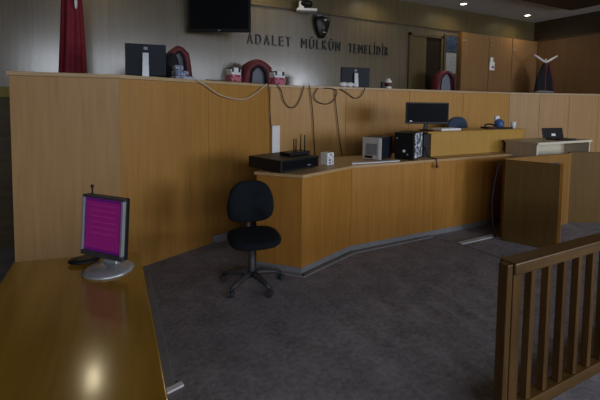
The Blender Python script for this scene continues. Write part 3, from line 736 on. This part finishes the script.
# ------------------------------------------------------------------ railing
rl = thing('wooden_railing', 'brown wooden balustrade gate in the right foreground', 'railing', (3.0, 1.15, 0))
RY = 1.15
MB().box(1.662, 1.70, RY-.02, RY+.028, 0, .845).build('post', 'rail', rl, world=True, bevel=.003)
MB().box(1.708, 1.775, RY-.02, RY+.025, .0, .79).build('stile', 'rail', rl, world=True, bevel=.003)
MB().box(1.705, 4.6, RY-.03, RY+.055, .79, .85).build('top_rail', 'rail_h', rl, world=True, bevel=.006)
MB().box(1.776, 4.6, RY-.02, RY+.04, .045, .11).build('bottom_rail', 'rail_h', rl, world=True, bevel=.004)
x = 1.86
while x < 4.5:
    MB().box(x, x+.036, RY-.012, RY+.024, .111, .789).build('baluster', 'rail', rl, world=True, bevel=.002)
    x += .137
MB().box(4.6, 4.66, RY-.03, RY+.05, 0, .86).build('post', 'rail', rl, world=True)

# ------------------------------------------------------------------ partition at far left
op = thing('side_partition', 'dark olive wood side partition left of the judges bench', 'partition', (-1.7, 5.0, 0))
MB().box(-2.6, -.78, 5.0, 5.04, 0, 1.62).build('panel', 'trim', op, world=True)
MB().box(-2.6, -.78, 4.97, 5.07, 1.62, 1.73).build('cap_rail', 'olive', op, world=True, bevel=.004)

# ------------------------------------------------------------------ black task chair
tc = thing('task_chair', 'black fabric swivel task chair without arms on the carpet', 'chair', (1.085, 3.10, 0), R(-8))
def rounded(w, h, n=28, p=3.2, top=1.0, bot=1.0):
    pts = []
    for i in range(n):
        a = 2*math.pi*i/n; c, s_ = math.cos(a), math.sin(a)
        px_ = math.copysign(abs(c)**(2/p), c)*w; pz_ = math.copysign(abs(s_)**(2/p), s_)*h
        k = top if pz_ > 0 else bot
        pts.append((px_*(1+(k-1)*abs(pz_)/h), pz_))
    return pts
# backrest: padded shield, slightly wider at the bottom
q = MB(); rings = []
for yy, k in ((.035, .82), (.028, .95), (.0, 1.0), (-.025, .96), (-.04, .8), (-.046, .45)):
    rings.append([(x_*k, yy+.05*(x_/.19)**2*-1+.12, .715+z_*k) for x_, z_ in rounded(.212, .192, top=.84, bot=1.02)])
q.loft(rings).build('backrest', 'chair_fabric', tc, smooth=True, subsurf=1)
q = MB(); rings = []
for zz, k in ((.42, .86), (.432, .96), (.455, 1.0), (.478, .97), (.49, .85), (.495, .5)):
    rings.append([(x_*k, -.08+y_*k, zz-.03*max(0, -y_/.2-.5)) for x_, y_ in rounded(.225, .215)])
q.loft(rings).build('seat', 'chair_fabric', tc, smooth=True, subsurf=1)
MB().tube(catmull([(0, .02, .41), (0, .14, .42), (0, .185, .47), (0, .18, .6), (0, .165, .75)], 5), .022).build('back_bracket', 'chair_metal', tc, smooth=True)
MB().box(-.08, .08, -.14, .06, .385, .418).build('seat_mechanism', 'chair_metal', tc, bevel=.01)
MB().tube([(.08, -.08, .395), (.17, -.1, .385), (.2, -.12, .365)], [.007, .007, .011]).build('height_lever', 'steel', tc, smooth=True)
MB().lathe([(0, .08), (.035, .08), (.03, .12), (.03, .27), (.02, .275), (.02, .385), (0, .385)], n=20).build('gas_column', 'chair_metal', tc, smooth=True)
for k in range(5):
    a = 2*math.pi*k/5+R(-68)
    lg = MB(); c, s_ = math.cos(a), math.sin(a)
    lg.tube([(0, 0, .105), (.1*c, .1*s_, .105), (.2*c, .2*s_, .09), (.265*c, .265*s_, .07)], [.03, .026, .022, .018])
    leg = lg.build('leg', 'chair_metal', tc, smooth=True)
    rot = Matrix.Rotation(a+.6, 4, 'Z')
    cst = MB()
    for sd in (-1, 1):
        w_ = []
        for yy in (sd*.006, sd*.026):
            w_.append([Vector((.27*c, .27*s_, 0))+rot @ Vector((.028*math.cos(t_)+.0, yy, .0285+.028*math.sin(t_))) for t_ in [2*math.pi*j/18 for j in range(18)]])
        cst.loft(w_)
    cst.tube([(.265*c, .265*s_, .03), (.265*c, .265*s_, .075)], .009)
    cst.build('caster', 'chair_metal', leg)

# ------------------------------------------------------------------ ceiling downlights (real lamps)
for i, (lx, nm) in enumerate(((-.27, 'above the flag'), (2.35, 'left of the emblem'), (4.65, 'between emblem and door'), (6.77, 'above the door and cupboard'), (8.93, 'at the right corner'))):
    ly = 5.72 if i == 0 else 5.87
    t = thing('ceiling_downlight', 'round lit recessed ceiling downlight '+nm, 'downlight', (lx, ly, ZC-.012), 0, 'row of ceiling downlights')
    MB().loft([[Vector((r_*math.cos(2*math.pi*k/28), r_*math.sin(2*math.pi*k/28), z_)) for k in range(28)] for r_, z_ in ((.056, .0115), (.06, .002), (.085, 0), (.09, .011))], caps=False).build('trim_ring', 'white', t, smooth=True)
    MB().lathe([(0, .004), (.055, .004), (.055, .010), (0, .010)], n=28).build('diffuser', 'lens', t)
    la = bpy.data.lights.new('downlight_beam', 'SPOT'); la.energy = 22; la.color = (1, .84, .52); la.spot_size = R(165); la.spot_blend = .9; la.shadow_soft_size = .06
    lo = bpy.data.objects.new('downlight_beam', la); COL.objects.link(lo); lo.location = (lx, ly, ZC-.03)

# daylight through the windows
for i, (a, b) in enumerate(WINS):
    WZ = WZS[i]
    la = bpy.data.lights.new('window_daylight', 'AREA'); la.shape = 'RECTANGLE'; la.size = (b-a)-.1; la.size_y = WZ[1]-WZ[0]-.1
    la.energy = (72, 54, 36, 95, 190)[i]; la.color = (.86, .92, 1)
    lo = bpy.data.objects.new('window_daylight', la); COL.objects.link(lo)
    lo.location = ((a+b)/2, YF-.02, (WZ[0]+WZ[1])/2); lo.rotation_euler = (R(90), 0, 0)
wd = bpy.data.worlds.new('world'); S.world = wd; wd.use_nodes = True
wd.node_tree.nodes['Background'].inputs[0].default_value = (.6, .72, .9, 1); wd.node_tree.nodes['Background'].inputs[1].default_value = .6

S.view_settings.view_transform = 'Standard'; S.view_settings.look = 'None'; S.view_settings.gamma = 1
S.view_settings.use_curve_mapping = False
S.view_settings.exposure = 0
